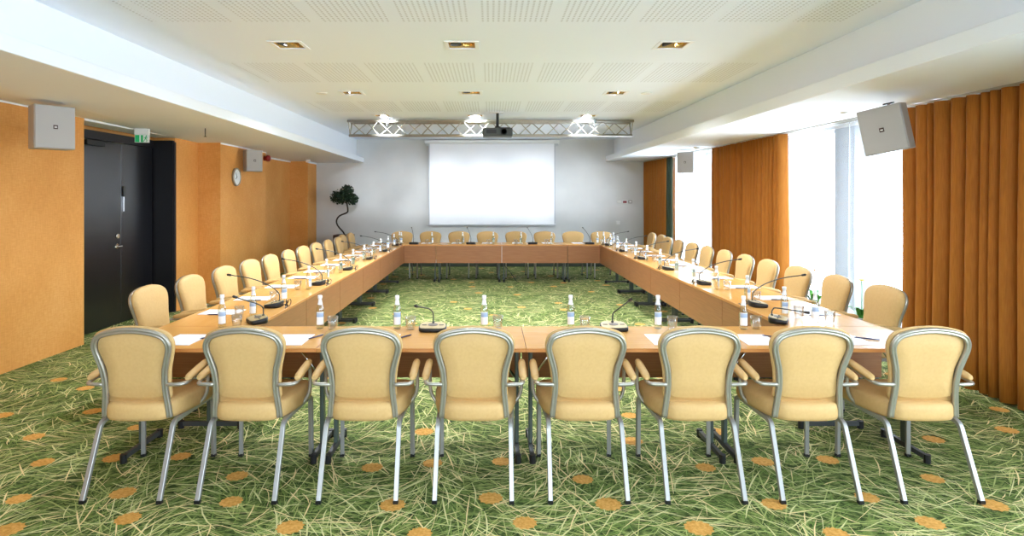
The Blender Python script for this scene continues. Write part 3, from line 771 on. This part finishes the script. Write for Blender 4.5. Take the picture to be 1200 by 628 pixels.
# wall controls
for nm, x0, x1, z0, z1, m, lb, ct in (('thermostat',3.02,3.12,1.52,1.575,'white_plastic','small white thermostat on the pale wall right of the screen','thermostat'),
                        ('wall_control',3.14,3.27,1.50,1.59,'white_plastic','white control plate between the thermostat and grey keypad','control plate'),
                        ('keypad',3.29,3.38,1.51,1.59,'speaker','small grey keypad on the pale wall near the far curtain','keypad'),
                        ('light_switch',3.00,3.09,1.0,1.09,'white_plastic','white light switch low on the pale wall right of the screen','switch')):
    o = MB().box(x0,x1,YB-.02,YB-.0005,z0,z1).build(nm, M[m]); bevel(o, .005); tag(o, lb, ct)
    MB().box(x0+.02,x1-.02,YB-.024,YB-.0195,z0+.02,z1-.02).build('switch', M['red' if nm == 'wall_control' else 'trim'], o)
# soffit access panels on the orange wall side
for k, (x0, x1, y0, y1, lb) in enumerate(((-4.35,-3.75,5.4,6.6,'flush access panel in the soffit above the near orange wall'),(-4.3,-3.5,7.4,9.4,'flush access panel in the soffit before the dark doors'))):
    b = MB(); n = 0
    zz = lambda x, y: zl_in(y)+(zl_out(y)-zl_in(y))*(-3.03-x)/2.27-.001
    P = [(x0,y0),(x1,y0),(x1,y1),(x0,y1)]
    b.rings([[Vector((x,y,zz(x,y)-.005)) for x, y in P],[Vector((x,y,zz(x,y))) for x, y in P]], 0, False)
    tag(b.build('access_panel', M['plaster']), lb, 'access panel')

# ------------------------------------------------------------------ plants
pl = empty('potted_tree', (-3.38,14.35,0)); tag(pl, 'small dark tree with twisted trunk in a brown planter by the pale wall', 'plant')
bevel(MB().prism([(-.19,-.19),(.19,-.19),(.19,.19),(-.19,.19)], .003, .80, top=1.08).build('planter', M['planter'], pl), .01)
MB().tube(cr([(.02,0,.78),(-.02,0,.86),(-.14,0,1.00),(-.17,0,1.12),(-.10,0,1.23),(.06,0,1.30),(.09,.0,1.36),(.07,0,1.50),(.04,0,1.62)],5), .018, 8).build('trunk', M['bark'], pl)
rp = random.Random(5); lv = MB()
for c, R, n in (((-.10,0,1.66),.22,420),((.17,.02,1.62),.17,260),((.07,0,1.82),.16,240)):
    for _ in range(n):
        u = Vector((rp.gauss(0,1),rp.gauss(0,1),rp.gauss(0,1))).normalized()*R*rp.uniform(.45,1.0)
        p = Vector(c)+Vector((u.x, u.y, u.z*.8)); q = Vector((rp.gauss(0,1),rp.gauss(0,1),rp.gauss(0,1))).normalized(); s = q.orthogonal().normalized()
        Ls, W = rp.uniform(.045,.075), rp.uniform(.015,.025); nn = q.cross(s)*.006
        n0 = len(lv.v); lv.v += [p-q*Ls/2, p+s*W+nn, p+q*Ls/2, p-s*W+nn]; lv.face((n0,n0+1,n0+2,n0+3))
lv.build('foliage', M['leaf_dark'], pl)
def flower(x, y, zt, petals, label, seed):
    r = random.Random(seed); o = empty('flower_vase', (x,y,0)); tag(o, label, 'potted flower', 'potted flowers by the windows')
    MB().lathe([(.06,.003),(.075,.15),(.085,.34),(.078,.34),(.07,.30)], 16).build('pot', M['white_plastic'], o)
    st = MB()
    for k in range(9):
        a = r.random()*6.3; L = r.uniform(.10,.2)
        b = [Vector((0,0,.3)), Vector((.03*math.cos(a),.03*math.sin(a),.40)), Vector((L*.6*math.cos(a),L*.6*math.sin(a),.42+L*.6)), Vector((L*math.cos(a),L*math.sin(a),.44+L*.5))]
        pts = cr(b,4); R = []
        for i, p in enumerate(pts):
            t = i/(len(pts)-1); w = .022*math.sin(PI*min(1,t*.9+.08)); s = Vector((-math.sin(a),math.cos(a),0))
            R.append([p-s*w, p+Vector((0,0,.006)), p+s*w, p-Vector((0,0,.002))])
        st.rings(R, 0, True)
    st.build('leaves', M['leaf'], o)
    MB().tube([(0,0,.3),(.005,0,zt-.1),(.0,0,zt-.02)], .004, 6).build('stem', M['leaf'], o)
    pt = MB()
    for k in range(10):
        a = 2*PI*k/10; T = Matrix.Translation((0,0,zt-.015)) @ Matrix.Rotation(a,4,'Z') @ Matrix.Rotation(-.5,4,'Y')
        pt.prism([(0,-.006),(.02,-.011),(.036,0),(.02,.011),(0,.006)], 0, .003, T=T)
    pt.build('blossom', M[petals], o)
flower(3.82, 7.35, .80, 'orange_petal', 'potted plant with orange bloom by the sheer, behind the third window side chair', 1)
flower(3.84, 6.45, .80, 'yellow_petal', 'potted plant with yellow bloom by the sheer, behind the second window side chair', 2)

# ------------------------------------------------------------------ light, camera
w = bpy.data.worlds.new('sky'); SC.world = w; w.use_nodes = True
bg = w.node_tree.nodes['Background']; bg.inputs[0].default_value = (.72,.85,1,1); bg.inputs[1].default_value = 9
def portal(loc, rot, sx, sy):
    l = bpy.data.lights.new('daylight_portal', 'AREA'); l.shape = 'RECTANGLE'; l.size = sx; l.size_y = sy; l.cycles.is_portal = True
    o = bpy.data.objects.new('daylight_portal', l); COL.objects.link(o); o.location = loc; o.rotation_euler = rot
for a, b in OPEN: portal((xr((a+b)/2)+.55,(a+b)/2,1.41), (0, PI/2, 0), 2.2, b-a)
portal((0,Y0-.22,1.55), (PI/2,0,0), 3.8, 1.3)
cd = bpy.data.cameras.new('camera'); cam = bpy.data.objects.new('camera', cd); COL.objects.link(cam)
cam.location = (0,0,H); cam.rotation_euler = (PI/2,0,0)
cd.sensor_fit = 'HORIZONTAL'; cd.sensor_width = 36; cd.lens = 36*730/1200
cd.shift_x = (600-575)/1200; cd.shift_y = -(314-231.5)/1200; cd.clip_start = .05; cd.clip_end = 100
SC.camera = cam
SC.view_settings.view_transform = 'Standard'; SC.view_settings.look = 'None'; SC.view_settings.gamma = 1
SC.view_settings.use_curve_mapping = False; SC.view_settings.exposure = 0.86
c = SC.cycles
c.use_denoising = True; c.max_bounces = 12; c.diffuse_bounces = 6; c.glossy_bounces = 4; c.transparent_max_bounces = 24; c.sample_clamp_indirect = 6
c.caustics_reflective = False; c.caustics_refractive = False
